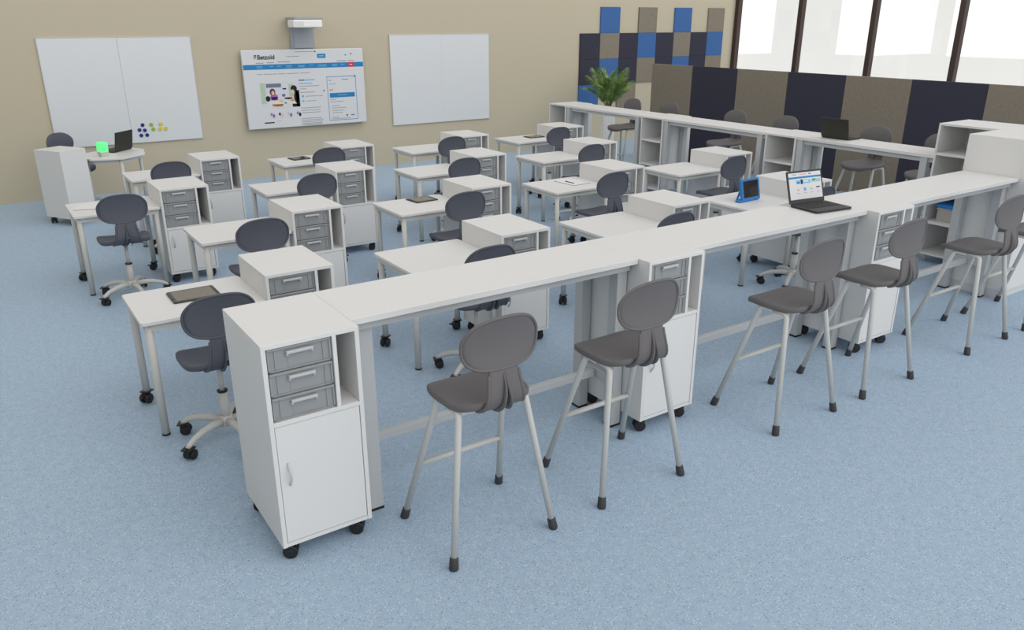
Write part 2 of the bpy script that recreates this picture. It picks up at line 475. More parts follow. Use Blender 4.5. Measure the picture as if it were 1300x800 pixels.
# ---------------------------------------------------------------- bar stool (origin floor, centre of the feet, faces +Y)
def make_stool():
    t = thing('bar_stool', '', 'stool')
    shell(t, .745, SHELLM, -.022)
    R = .0155; zt = .700
    for sx in (-1, 1):
        ft = Vector((sx*.268, .232, .045)); fk = Vector((sx*.268, -.228, .045))
        tf = Vector((sx*.172, .045, zt)); tk = Vector((sx*.172, -.135, zt)); mid = (tf+tk)/2
        for foot, top in ((ft, tf), (fk, tk)):
            b = BM(); add_tube(b, [foot]+arc_path(foot, top, mid, .035)+[mid], R, 14)
            lg = obj('leg', b, STEEL, t)
            d = (foot-top).normalized(); e = foot+d*(.045/abs(d.z)); e.z = 0
            g = BM(); add_tube(g, [foot-d*.012, foot-d*.008, e-d*.004+Vector((0, 0, .002)), e+Vector((0, 0, .0))], .019, 14, radii=[.0175, .020, .022, .020]); obj('foot_cap', g, FOOT, lg, label='dark rubber foot cap')
    def leg_at(sx, z):
        a = Vector((sx*.268, .232, .045)); b_ = Vector((sx*.172, .045, zt)); return a+(b_-a)*((z-.045)/(zt-.045))
    b = BM(); add_tube(b, [leg_at(-1, .33), leg_at(1, .33)], .0135, 12); obj('footrest', b, STEEL, t)
    b = BM(); add_box(b, -.172, .172, -.11, -.08, zt-.012, zt+.016, bev=.003); add_box(b, -.172, .172, .0, .03, zt-.012, zt+.022, bev=.003); obj('seat_bracket', b, BLACK, t)
    return t
stool = make_stool(); used = 0
gs = 'grey bar stools along the front bar counter'
for i, (x, lab) in enumerate(((.88, 'grey bar stool nearest the camera, first from the left at the front bar counter'),
        (1.728, 'grey bar stool second from the left at the front bar counter, before the middle trolley'),
        (3.05, 'grey bar stool third from the left, below the laptop on the front counter'),
        (3.90, 'grey bar stool fourth from the left, before the trolley right of the laptop'),
        (5.172, 'grey bar stool fifth from the left, seen sideways near the tall white cabinet'),
        (6.02, 'grey bar stool cut off by the right edge of the photo'))):
    place(stool, used, (x, -.21, 0), 0, lab, gs); used = 1
for i, (y, lab) in enumerate(((6.46, 'grey bar stool behind the back bar counter, nearest the potted palm'),
        (5.66, 'grey bar stool behind the back bar counter, second from the palm'),
        (4.41, 'grey bar stool behind the back bar counter, third from the palm'),
        (3.59, 'grey bar stool behind the back bar counter, left of the dark laptop'),
        (2.335, 'grey bar stool behind the back bar counter, right of the dark laptop'),
        (1.56, 'grey bar stool behind the back bar counter, half hidden by the tall open shelf'))):
    place(stool, 1, (7.635, y, 0), PI/2, lab, 'grey bar stools behind the back bar counter')

# ---------------------------------------------------------------- swivel chair
def make_chair():
    t = thing('swivel_chair', '', 'chair')
    shell(t, .550, SHELLB, -.015)
    m = BM(); add_box(m, -.085, .085, -.09, .09, .500, .520, bev=.006, seg=2); add_cyl(m, 0, 0, .465, .502, .026, 16, r2=.045)
    add_tube(m, [(.03, 0, .508), (.13, .01, .508), (.175, .012, .502), (.20, .012, .505)], .006, 8); obj('seat_mechanism', m, BLACK, t)
    g = BM(); add_cyl(g, 0, 0, .30, .468, .0145, 16); obj('gas_lift', g, STEEL, t)
    g = BM(); add_cyl(g, 0, 0, .298, .308, .029, 18); obj('collar', g, BLACK, t)
    b = BM(); add_cyl(b, 0, 0, .105, .30, .0255, 20); add_lathe(b, [(.030, .085), (.045, .095), (.044, .125), (.030, .150)], 20); base = obj('base', b, STEEL, t)
    for k in range(5):
        a = math.radians(136+72*k); u = Vector((math.cos(a), math.sin(a), 0))
        b = BM(); P = [u*.03+Vector((0, 0, .118)), u*.10+Vector((0, 0, .126)), u*.17+Vector((0, 0, .120)), u*.23+Vector((0, 0, .104)), u*.272+Vector((0, 0, .082)), u*.285+Vector((0, 0, .070))]
        add_tube(b, P, .02, 10, radii=[.024, .022, .0195, .0175, .0155, .014]); obj('base_arm', b, STEEL, base)
        o = obj('castor', castor_bm(.07, .029), BLACK, base, label='black twin-wheel castor'); o.location = u*.28; o.rotation_euler = (0, 0, a+1.9)
    return t
chair = make_chair(); used = 0
for r in (1, 2, 3, 4):
    for c in range(4):
        place(chair, used, (ROWX[r][c]+CHX[r][c]+.0, ROWY[r]-.185, 0), 0, 'dark grey swivel chair, %s, %s' % (COLN[c], ROWN[r]), 'dark grey swivel chairs at the student desks'); used = 1
place(chair, 1, (.25, 8.46, 0), math.radians(-145), 'dark grey swivel chair at the teacher desk, behind the trolley turned at an angle', 'teacher chair')
for o in (seat_me, back_me): bpy.data.objects.remove(o)

# ---------------------------------------------------------------- bar tables: local frame u along, v depth (0 = stool side)
def make_bar_table(L, D=.455, mir=False):
    t = thing('bar_table', '', 'table')
    b = BM(); add_box(b, 0, L, 0, D, H1-.03, H1, bev=.0015); obj('tabletop', b, WHITE, t)
    f = BM(); add_box(f, .02, L-.02, .045, .075, H1-.075, H1-.03); add_box(f, .02, L-.02, D-.06, D-.03, H1-.075, H1-.03)
    for x in (.064, L-.075): add_box(f, x, x+.065, .075, D-.06, H1-.075, H1-.03)
    obj('frame', f, TSTEEL, t)
    for x in (.062, L-.078):
        for y in (.075, D-.075):
            l = BM(); add_box(l, x, x+.07, y-.0, y+.07, .012, H1-.03, bev=.004, seg=2); lg = obj('leg', l, TSTEEL, t)
            g = BM(); add_box(g, x-.001, x+.071, y-.001, y+.071, 0, .012); obj('foot', g, BLACK, lg, label='black levelling foot')
        l = BM(); add_box(l, x+.015, x+.055, .145, D-.075, .26, .32, bev=.003); obj('side_rail', l, TSTEEL, t)
    l = BM(); add_box(l, .075, L-.075, .245, .285, .27, .315, bev=.003); obj('footrest_rail', l, TSTEEL, t)
    return t
gb = 'white bar tables of the two counters'
bt = make_bar_table(1.687)
place(bt, 0, (.425, .088, 0), 0, 'white bar table in the front counter, nearest the camera, behind the first two stools', gb)
place(bt, 1, (2.538, .088, 0), 0, 'white bar table in the middle of the front counter, carrying the open laptop', gb)
place(bt, 1, (4.651, .088, 0), 0, 'white bar table at the right end of the front counter, against the tall white cabinet', gb)
# back counter runs along Y; stool side is +X
place(bt, 1, (7.35, 5.243, 0), PI/2, 'white bar table in the back counter, farthest away, in front of the palm', gb)
place(bt, 1, (7.35, 3.131, 0), PI/2, 'white bar table in the middle of the back counter', gb)
bt2 = make_bar_table(1.577)
place(bt2, 0, (7.35, 1.131, 0), PI/2, 'white bar table carrying the dark laptop in the back counter, beside the corner shelf', gb)

# ---------------------------------------------------------------- open shelf units in the back counter (front faces -X)
def make_shelf(w, d, top, boards, wheels=True):
    t = thing('shelf_unit', '', 'shelf')                     # local: x 0..d (front at 0), y 0..w
    b = BM(); B = .0012
    add_box(b, 0, d, 0, .02, PB, top-.02, bev=B); add_box(b, 0, d, w-.02, w, PB, top-.02, bev=B)
    add_box(b, 0, d, 0, w, top-.02, top, bev=B); add_box(b, 0, d, .02, w-.02, PB, PB+.02)
    add_box(b, d-.02, d-.002, .02, w-.02, PB+.02, top-.02)
    obj('body', b, WHITE, t)
    for z in boards:
        s = BM(); add_box(s, .002, d-.02, .0202, w-.0202, z-.025, z, bev=B); obj('shelf', s, WHITE, t)
    for cx in (.05, d-.05):
        for cy in (.045, w-.045):
            if wheels:
                o = obj('castor', castor_bm(PB), BLACK, t, label='black twin-wheel castor'); o.location = (cx, cy, 0); o.rotation_euler = (0, 0, .6)
            else:
                g = BM(); add_cyl(g, cx+(.05 if cx < .2 else 0), cy, 0, PB, .018, 16); obj('foot', g, STEEL, t)
    return t
sh = make_shelf(.42, .53, H1, (.425, .75))
for i, (y, lab) in enumerate(((6.932, 'white open shelf unit at the far end of the back counter, beside the whiteboard wall'),
                              (4.82, 'white open shelf unit in the back counter, between the two far bar tables'),
                              (2.71, 'white open shelf unit in the back counter, left of the dark laptop'))):
    place(sh, i, (6.885, y, 0), 0, lab, 'white open shelf units in the back counter')
cs = make_shelf(.565, .53, 1.36, (.42, .75, 1.085), False)
cs.location = (6.885, .563, 0); cs['label'] = 'tall white open shelf unit in the corner where the two counters meet'; cs.name = 'corner_shelf'
# tall cabinet closing the counter
t = thing('tall_cabinet', 'tall plain white cabinet at the right end of the front counter', 'cabinet', (6.342, .02, 0))
b = BM(); W_, D_, T_ = 1.10, .541, 1.362
add_box(b, 0, W_, .02, D_, .075, T_, bev=.0015); obj('body', b, WHITE, t)
b = BM(); add_box(b, .015, W_-.015, .035, D_-.03, 0, .075); obj('plinth', b, WHITE_IN, t)
for i, (x0, x1) in enumerate(((.003, .548), (.552, 1.097))):
    d = BM(); add_box(d, x0, x1, .001, .0195, .078, T_-.003, bev=.0012); dd = obj('door', d, WHITE, t)
    h = BM(); hx = x1-.05 if i == 0 else x0+.05
    add_tube(h, [(hx, .003, .80)]+[(hx, .001-.026*math.sin(PI*k/8), .80-.11*k/8) for k in range(1, 8)]+[(hx, .003, .69)], .0055, 8); obj('handle', h, CHROME, dd, smooth=True)

# storage box on the corner shelf
t = thing('storage_box', 'smoky plastic storage box with a blue lid on the corner shelf', 'box', (6.96, .72, .42))
b = BM(); add_prism(b, rrect(0, .36, 0, .32, .02), .0, .135); add_box(b, -.006, .366, -.006, .326, .118, .128, bev=.002); obj('box_body', b, CLEARBOX, t)
b = BM(); add_prism(b, rrect(-.01, .37, -.01, .33, .025), .135, .165, bev=.006); add_prism(b, rrect(.02, .34, .02, .30, .02), .165, .172); obj('lid', b, BLUELID, t)

# ---------------------------------------------------------------- teacher place
tt = make_trolley(H2, .34)
tt.rotation_euler = (0, 0, math.radians(122.6)); tt.location = (.02+.34*.842, 7.44+.34*.539, 0)
tt['label'] = 'low white trolley turned at an angle beside the teacher desk, plain sides showing'
t = thing('teacher_desk', 'white many-sided teacher desk with a green lamp and a laptop on it', 'desk')
poly = [(.345, 7.74), (.69, 7.65), (.99, 7.89), (1.05, 8.29), (.94, 8.48), (.75, 8.575), (.38, 8.315), (.20, 8.17)]
b = BM(); add_prism(b, poly, DZ-.022, DZ, bev=.003); obj('tabletop', b, WHITE, t)
cx_ = sum(p[0] for p in poly)/8; cy_ = sum(p[1] for p in poly)/8
inn = [(cx_+(x-cx_)*.88, cy_+(y-cy_)*.88) for x, y in poly]
b = BM()
for (x0, y0), (x1, y1) in zip(inn, inn[1:]+inn[:1]):
    v = Vector((x1-x0, y1-y0)); n = Vector((-v.y, v.x)).normalized()*.02
    add_prism(b, [(x0, y0), (x1, y1), (x1+n.x, y1+n.y), (x0+n.x, y0+n.y)], DZ-.060, DZ-.022)
obj('frame', b, STEEL, t)
for x, y in ((.68, 7.71), (.985, 8.24), (.27, 8.11), (.33, 7.93)):
    b = BM(); add_cyl(b, x, y, .012, DZ-.022, .0225, 18); lg = obj('leg', b, STEEL, t)
    b = BM(); add_cyl(b, x, y, 0, .012, .0235, 18); obj('foot', b, BLACK, lg, label='black glide foot')
t = thing('table_lamp', 'small glowing green cube lamp on a pale base on the teacher desk', 'lamp', (.525, 7.92, DZ), .3)
b = BM(); rr = .040
v = [[b.verts.new((sx*r, sy*r, z)) for sx, sy in ((-1, -1), (1, -1), (1, 1), (-1, 1))] for r, z in ((.036, 0), (.040, .004), (.052, .055))]
for p, q in zip(v, v[1:]):
    for k in range(4): b.faces.new((p[k], p[(k+1) % 4], q[(k+1) % 4], q[k]))
b.faces.new(v[0][::-1]); b.faces.new(v[-1]); obj('lamp_base', b, LAMPB, t)
b = BM(); add_box(b, -.051, .051, -.051, .051, .055, .168, bev=.014, seg=3); obj('lamp_shade', b, LAMPG, t)
# ---------------------------------------------------------------- laptops
def make_laptop(name, label, loc, rz, tilt, w, d, hgt, lidm, page):
    """hinge at local y = d, front edge at y = 0, x centred"""
    t = thing(name, label, 'laptop', loc, rz)
    b = BM(); add_prism(b, rrect(-w/2, w/2, 0, d, .012), .003, .017, bev=.002); add_box(b, -.05, .05, .015, .075, .017, .0175)
    add_box(b, -w/2+.02, w/2-.02, d-.035, d-.02, 0, .003); add_box(b, -w/2+.02, w/2-.02, .02, .03, 0, .003)
    base = obj('base', b, LAPTOP, t)
    b = BM()
    for i in range(5):
        for j in range(13):
            kx = -w/2+.022+j*(w-.044)/13; ky = .088+i*.023
            add_box(b, kx, kx+(w-.044)/13-.003, ky, ky+.020, .017, .0188)
    obj('keyboard', b, KEYS, base)
    M = Matrix.Translation((0, d-.004, .018)) @ Matrix.Rotation(-tilt, 4, 'X')
    b = BM(); add_prism(b, rrect(-w/2, w/2, 0, hgt, .010), -.008, 0, bev=.002)
    bmesh.ops.transform(b, matrix=M @ Matrix.Rotation(PI/2, 4, 'X') @ Matrix.Translation((0, 0, -.004)), verts=b.verts[:])
    lid = obj('lid', b, lidm, t)
    b = BM(); mats = page(b, w, hgt)
    bmesh.ops.transform(b, matrix=M @ Matrix.Rotation(PI/2, 4, 'X') @ Matrix.Translation((0, 0, -.0035)), verts=b.verts[:])
    obj('screen', b, mats, lid)
    return t
def quad(bm, x0, x1, y0, y1, z, mi):
    f = bm.faces.new([bm.verts.new(p) for p in ((x0, y0, z), (x1, y0, z), (x1, y1, z), (x0, y1, z))]); f.material_index = mi
def disc(bm, cx, cy, rx, ry, z, mi, n=14):
    f = bm.faces.new([bm.verts.new((cx+rx*math.cos(2*PI*k/n), cy+ry*math.sin(2*PI*k/n), z)) for k in range(n)]); f.material_index = mi
def scr(name, rgb, e=.25): return plain('screen '+name, rgb, .35, emit=e, spec=.3)
S_W = scr('white', (214, 216, 219), .0); S_B = scr('blue', (34, 128, 186), .0); S_R = scr('red', (214, 32, 60), .12); S_G = scr('grey text', (150, 152, 156), .05)
S_K = scr('black', (30, 30, 34), .0); S_LB = scr('light blue', (120, 176, 214), .1); S_P = scr('purple', (148, 100, 172), .1); S_SK = scr('skin', (214, 178, 150), .1)
S_GR = scr('pale green', (170, 188, 164), .1); S_TE = scr('teal', (60, 150, 150), .1); S_DG = scr('dark window', (110, 116, 130), .05); S_BE = scr('table beige', (214, 204, 190), .1); S_BR = scr('brown hair', (88, 58, 44), .05); S_LV = scr('lavender grey', (200, 200, 212), .1)
PAL = [S_W, S_B, S_R, S_G, S_K, S_LB, S_P, S_SK, S_GR, S_TE, S_DG, S_BE, S_BR, S_LV]
(iW, iB, iR, iG, iK, iLB, iP, iSK, iGR, iTE, iDG, iBE, iBR, iLV) = range(14)
def web_small(bm, w, h):
    x0, x1, y0, y1 = -w/2+.014, w/2-.014, .028, h-.014
    W = x1-x0; Hh = y1-y0
    R = lambda u0, u1, v0, v1, mi, z: quad(bm, x0+u0*W, x0+u1*W, y1-v1*Hh, y1-v0*Hh, z, mi)
    R(0, 1, 0, 1, iW, 0)
    R(.12, .24, .05, .08, iG, .0003); R(.35, .55, .06, .075, iR, .0003); R(.62, .70, .045, .085, iB, .0003); R(.78, .95, .05, .07, iLV, .0003)
    R(0, 1, .15, .22, iB, .0003)
    R(.22, .66, .28, .42, iLB, .0003); R(.36, .42, .26, .44, iK, .0005); R(.45, .60, .31, .37, iW, .0005); R(.24, .33, .34, .41, iB, .0005)
    R(.69, .97, .27, .40, iGR, .0003); R(.72, .82, .27, .36, iTE, .0005); R(.85, .96, .34, .40, iLB, .0005)
    for u, mi in ((.26, iBE), (.47, iLB), (.67, iBE), (.88, iLV)):
        R(u-.06, u+.06, .55, .74, iW, .0003); disc(bm, x0+u*W, y1-.64*Hh, .045*W, .06*Hh, .0005, mi)
        R(u-.05, u+.05, .77, .785, iG, .0003)
    R(.82, .94, .58, .62, iK, .0007); R(.45, .47, .57, .70, iB, .0007); R(.23, .29, .62, .66, iG, .0007); R(.63, .71, .63, .66, iG, .0007)
    return PAL
def dark_page(bm, w, h):
    quad(bm, -w/2+.012, w/2-.012, .026, h-.012, 0, 0); return [TABD]
make_laptop('laptop', 'open laptop showing a web shop on the front bar counter', (4.0, .190, H1), math.radians(-7), math.radians(18), .335, .245, .228, LAPTOP, web_small)
make_laptop('laptop', 'open dark laptop seen from behind on the back bar counter', (7.325, 2.37, H1), math.radians(92), math.radians(14), .335, .235, .215, LAPLID, dark_page)
make_laptop('laptop', 'open dark laptop seen from behind on the teacher desk', (.625, 8.415, DZ), math.radians(-133), math.radians(10), .36, .245, .235, LAPLID, dark_page)

# ---------------------------------------------------------------- tablets, paper, pens
def flat_tablet(x, y, w, d, rz, label, sm=TABS):
    t = thing('tablet', label, 'tablet', (x, y, DZ), rz, 'flat tablets on the student desks')
    b = BM(); add_prism(b, rrect(-w/2, w/2, -d/2, d/2, .014), 0, .010, bev=.002)
    add_box(b, -w/2+.004, -w/2+.012, -.05, .05, .010, .0125); add_box(b, w/2-.012, w/2-.004, -.05, .05, .010, .0125)
    obj('case', b, TABF, t)
    b = BM(); add_prism(b, rrect(-w/2+.022, w/2-.022, -d/2+.018, d/2-.018, .004), .010, .0108); obj('screen', b, sm, t)
flat_tablet(.145, 1.862, .275, .225, 0, 'dark rugged tablet lying on the leftmost desk behind the front bar counter')
flat_tablet(2.57, 3.50, .235, .20, .08, 'flat grey tablet on the second desk from the left in the second row')
flat_tablet(2.445, 6.40, .22, .20, .1, 'flat dark tablet on the far-row desk below the wall display', TABD)
flat_tablet(5.885, 6.36, .25, .19, 0, 'flat grey tablet on the rightmost far-row desk')
# blue tablet stand
t = thing('tablet', 'tablet in a blue foam stand case on the rightmost desk behind the front bar counter', 'tablet', (5.062, 1.77, DZ), math.radians(3))
M = Matrix.Translation((0, 0, .004)) @ Matrix.Rotation(PI/2-math.radians(12), 4, 'X')
b = BM()
add_prism(b, rrect(-.13, .13, .0, .20, .018), -.014, .014, bev=.005)
bmesh.ops.transform(b, matrix=M, verts=b.verts[:])
add_box(b, -.165, .10, -.012, .050, 0, .020, bev=.008, seg=2)
for s in (-.10, .10): add_tube(b, [(s, .02, .012), (s, .075, .012), (s*.95, .055, .08), (s*.9, .037, .145)], .011, 8)
obj('case', b, BLUEF, t)
b = BM(); add_prism(b, rrect(-.105, .105, .032, .182, .005), .014, .0155); bmesh.ops.transform(b, matrix=M, verts=b.verts[:]); obj('screen', b, TABD, t)
def sheets(x, y, w, d, rz, label, hgt=.005):
    b = BM(); add_box(b, -w/2, w/2, -d/2, d/2, 0, hgt); 
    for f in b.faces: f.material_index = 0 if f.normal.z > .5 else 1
    o = obj('paper_pad', b, [PAPER, PAPERE], recalc=False); o.location = (x, y, DZ); o.rotation_euler = (0, 0, rz); tag(o, label, 'paper'); return o
sheets(4.255, 3.40, .23, .31, .05, 'white paper pad with a pen on it, third desk in the second row')
sheets(-.04, 4.90, .20, .24, -.25, 'white paper pad on the leftmost desk of the third row, near the left wall')
b = BM(); add_tube(b, [(0, -.072, .004), (0, -.060, .004), (0, .05, .004), (0, .07, .004)], .004, 8, radii=[.001, .004, .004, .004]); add_box(b, -.001, .001, .03, .068, .007, .009); o = obj('pen', b, PEN)
o.location = (4.205, 3.375, DZ+.005); o.rotation_euler = (0, 0, .05); tag(o, 'dark pen lying on the paper pad in the second row', 'pen')

# ---------------------------------------------------------------- back wall: boards, display, projector, tiles
def whiteboard(x0, x1, z0, z1, label, gap=.001):
    t = thing('whiteboard', label, 'whiteboard', ((x0+x1)/2, WY, z0))
    w = (x1-x0)/2; h = z1-z0
    for s in (-1, 0):
        b = BM(); a = s*w+(gap if s == 0 else 0); e = s*w+w-(gap if s == -1 else 0)
        add_box(b, a, e, -.022, 0, 0, h, bev=gap*2); obj('panel', b, WB, t)
    b = BM(); add_box(b, -w, w, -.026, -.0, -.006, 0); add_box(b, -w, w, -.026, 0, h, h+.006); add_box(b, -w-.006, -w, -.026, 0, -.006, h+.006); add_box(b, w, w+.006, -.026, 0, -.006, h+.006)
    obj('frame', b, WBF, t)
whiteboard(.15, 2.03, .672, 2.062, 'large whiteboard on the left of the back wall with coloured magnets')
whiteboard(5.10, 6.98, .642, 2.055, 'large empty whiteboard on the back wall right of the display', .0004)
mag = [(1.232, .905, 'B', 'top'), (1.183, .84, 'B', 'middle left'), (1.252, .832, 'B', 'middle right'), (1.196, .765, 'B', 'bottom left'), (1.272, .765, 'B', 'bottom right'),
       (1.345, .903, 'G', 'upper'), (1.365, .838, 'G', 'lower'), (1.47, .905, 'Y', 'upper'), (1.455, .838, 'Y', 'lower left'), (1.53, .838, 'Y', 'lower right')]
MAGC = {'B': ('navy blue', plain('magnet navy', (26, 36, 130), .35)), 'G': ('lime green', plain('magnet lime', (140, 184, 44), .35)), 'Y': ('yellow', plain('magnet yellow', (226, 196, 40), .35))}
for x, z, cc, pos in mag:
    b = BM(); add_disc(b, (0, 0, 0), (0, 1, 0), .025, .012, 18); o = obj('magnet', b, MAGC[cc][1], smooth=False); o.location = (x+.012, WY-.028, z)
    tag(o, '%s %s round magnet of its colour cluster on the left whiteboard' % (pos, MAGC[cc][0]), 'magnet', 'round magnets on the whiteboard')

# interactive display
X0, X1, Z0, Z1 = 2.692, 4.585, .742, 1.87
t = thing('wall_display', 'large white wall display showing a web shop page', 'display', ((X0+X1)/2, WY, Z0))
W = X1-X0; Hh = Z1-Z0; YF = -.105
b = BM(); add_box(b, -W/2, W/2, YF, -.055, 0, Hh, bev=.008, seg=2); add_box(b, -W/2+.15, W/2-.15, -.055, 0, .15, Hh-.15); obj('housing', b, WB, t)
b = BM()
def R(u0, u1, v0, v1, mi, l=1):
    x0, x1 = -W/2+u0*W, -W/2+u1*W; z1, z0 = Hh-v0*Hh, Hh-v1*Hh; y = YF-.0006*l-.0004
    f = b.faces.new([b.verts.new(p) for p in ((x0, y, z0), (x1, y, z0), (x1, y, z1), (x0, y, z1))]); f.material_index = mi
def E_(u, v, ru, rv, mi, l=3, n=16):
    y = YF-.0006*l-.0004
    f = b.faces.new([b.verts.new((-W/2+(u+ru*math.cos(2*PI*k/n))*W, y, Hh-(v-rv*math.sin(2*PI*k/n))*Hh)) for k in range(n)]); f.material_index = mi
R(.006, .994, .008, .992, iW, 0)
# header
R(.42, .575, .028, .036, iG); E_(.587, .033, .006, .009, iK); R(.35, .455, .085, .093, iG); R(.603, .674, .063, .118, iB); R(.617, .66, .083, .097, iLB, 2)
E_(.845, .085, .007, .011, iTE); E_(.893, .072, .007, .011, iDG); R(.795, .80, .07, .09, iLV)
for u0, u1, v in ((.105, .165, .158), (.19, .245, .155), (.275, .375, .15), (.765, .845, .156), (.86, .915, .156)): R(u0, u1, v, v+.011, iG)
# navigation bar
R(.004, .996, .182, .245, iB)
for u, w2 in ((.13, .05), (.225, .028), (.285, .034), (.365, .05), (.465, .06), (.55, .028), (.64, .075), (.745, .05), (.815, .036)):
    R(u-w2/2, u+w2/2, .204, .211, iLB, 2)
    if w2 > .045: R(u-w2/2+.006, u+w2/2-.004, .220, .226, iLB, 2)
R(.865, .912, .182, .245, iR, 2); R(.875, .90, .207, .217, iW, 3)
for u0, u1 in ((.105, .15), (.16, .26), (.27, .33), (.34, .44), (.45, .53)): R(u0, u1, .300, .308, iG)
R(.19, .30, .268, .273, iLV); R(.42, .56, .272, .278, iLV)
# photo
R(.118, .428, .415, .735, iLV, 1); R(.118, .158, .415, .68, iGR, 2); R(.165, .285, .425, .475, iDG, 2); R(.30, .335, .435, .50, iW, 2); R(.345, .385, .44, .60, iGR, 2)
R(.18, .30, .475, .56, iDG and iLV, 2); R(.295, .325, .487, .505, iK, 3)
E_(.212, .532, .023, .045, iBR, 4); E_(.215, .545, .012, .028, iSK, 5); E_(.222, .595, .030, .040, iP, 3); R(.195, .252, .595, .64, iP, 3)
E_(.172, .615, .019, .036, iK, 4)
R(.17, .40, .635, .735, iW, 2); E_(.25, .68, .055, .040, iBE, 3); R(.20, .29, .69, .725, iSK, 3); E_(.275, .65, .02, .02, iSK, 4); E_(.335, .62, .035, .012, iK, 4); E_(.31, .68, .010, .010, iB, 4); E_(.30, .58, .015, .02, iDG, 3)
E_(.386, .50, .026, .045, iK, 4); E_(.375, .535, .014, .025, iSK, 5); R(.40, .428, .52, .735, iK, 4); E_(.405, .61, .022, .08, iK, 4); R(.365, .428, .695, .735, iK, 4); E_(.36, .63, .025, .03, iSK, 3); R(.36, .40, .64, .70, iBE, 3)
# thumbnails
for u, m1, m2 in ((.195, iP, iDG), (.262, iK, iSK), (.335, iGR, iDG), (.41, iDG, iK)):
    R(u-.028, u+.028, .785, .875, iLV, 1); E_(u-.008, .82, .008, .02, m1, 2); E_(u+.010, .84, .010, .025, m2, 2)
R(.125, .205, .918, .934, iK); R(.235, .262, .908, .913, iG)
# text column
R(.432, .565, .388, .404, iLB); R(.432, .545, .432, .446, iLB); R(.432, .48, .388, .404, iDG, 2)
for u0, u1, v in ((.435, .60, .47), (.435, .49, .505), (.435, .56, .55), (.48, .585, .603), (.59, .625, .605), (.48, .565, .665), (.435, .60, .755), (.435, .595, .787), (.435, .595, .818),
                  (.43, .60, .895), (.43, .615, .918), (.43, .61, .940), (.43, .605, .962), (.43, .60, .978)): R(u0, u1, v, v+.0085, iG)
E_(.457, .605, .010, .016, iLB); E_(.457, .668, .010, .016, iLB); E_(.457, .605, .004, .008, iB, 4); E_(.637, .545, .006, .009, iK)
# price box
for a in ((.668, .922, .362, .369), (.668, .922, .945, .952), (.668, .672, .362, .952), (.918, .922, .362, .952)): R(*a, iB)
E_(.915, .368, .008, .014, iB); R(.682, .705, .408, .417, iDG); R(.80, .855, .402, .411, iTE); R(.685, .745, .46, .467, iG); R(.685, .715, .535, .546, iDG)
R(.685, .905, .583, .644, iB, 2); R(.755, .84, .608, .616, iLB, 3)
for u0, u1, v in ((.685, .735, .665), (.685, .80, .695), (.695, .77, .75), (.695, .82, .78), (.695, .80, .815), (.695, .785, .845), (.69, .75, .905), (.69, .85, .925)): R(u0, u1, v, v+.008, iG)
E_(.825, .89, .007, .011, iK); R(.86, .892, .882, .897, iDG)
# shop emblem in front of the name: three slanted strokes
for du, hgt in ((0, .05), (.010, .035)): R(.096+du, .1015+du, .062, .062+hgt, iK, 2)
R(.096, .112, .062, .072, iK, 3)
obj('web_page', b, PAL, t, recalc=False)
fc = bpy.data.curves.new('logo_text', 'FONT'); fc.body = 'Betzold'; fc.size = .092; fc.extrude = .0005; fc.offset = .0018
fo = bpy.data.objects.new('logo_text_curve', fc); C.objects.link(fo)
bpy.context.view_layer.update()
dg = bpy.context.evaluated_depsgraph_get()
me = bpy.data.meshes.new_from_object(fo.evaluated_get(dg)); bpy.data.objects.remove(fo)
me.name = 'logo_text'; me.materials.clear(); me.materials.append(S_K)
lo = bpy.data.objects.new('logo_text', me); C.objects.link(lo); lo.parent = t
lo.rotation_euler = (PI/2, 0, 0); lo.location = (-W/2+.118*W, YF-.003, Hh-.117*Hh)
xs = [v.co.x for v in me.vertices]; sx = (.134*W)/(max(xs)-min(xs)); lo.scale = (sx, .95, 1)

# projector on its wall arm above the display
t = thing('projector', 'white short-throw projector on a grey wall arm above the display', 'projector', (3.66, WY, 1.87))
b = BM(); add_box(b, -.19, .17, -.045, 0, .0, .45, bev=.006); add_box(b, -.15, .15, -.06, -.045, .012, .30, bev=.005); obj('wall_plate', b, GREYP, t)
b = BM(); add_box(b, -.25, .18, -.46, -.045, .418, .446, bev=.004); obj('arm', b, GREYP, t)
b = BM(); add_box(b, -.275, .16, -.47, -.20, .305, .415, bev=.02, seg=3); pb = obj('projector_body', b, PROJ, t)
b = BM()
for k in range(6): add_box(b, -.25+k*.022, -.238+k*.022, -.4725, -.469, .33, .39)
obj('vent', b, WBF, pb)
b = BM(); add_disc(b, (.06, -.335, .304), (0, 0, 1), .045, .012, 20); obj('lens', b, BLACK, pb)

# felt tiles on the back wall
FT = {'N': NAVY, 'T': BROWN, 'B': BLUE}; FN = {'N': 'navy', 'T': 'taupe', 'B': 'blue'}
cols = ['-NNB', 'BTB-', '-NNT', 'TBT-', '-NNB', 'BTB-', '-NNT', 'TBT-']
ordn = ('first', 'second', 'third', 'fourth', 'fifth', 'sixth', 'seventh', 'eighth'); rown = ('top', 'second', 'third', 'bottom')
for ci, cs_ in enumerate(cols):
    for ri, ch in enumerate(cs_):
        if ch == '-' or (ri == 3 and ci > 3): continue
        x0 = 9.0+.481*ci; z1 = 2.512-.466*ri
        b = BM(); add_box(b, x0+.001, x0+.480, WY-.03, WY+.001, z1-.465, z1, bev=.004)
        o = obj('felt_tile', b, FT[ch]); tag(o, 'square %s felt tile on the back wall, %s column from the left, %s row' % (FN[ch], ordn[ci], rown[ri]), 'wall tile', 'square felt tiles on the back wall')
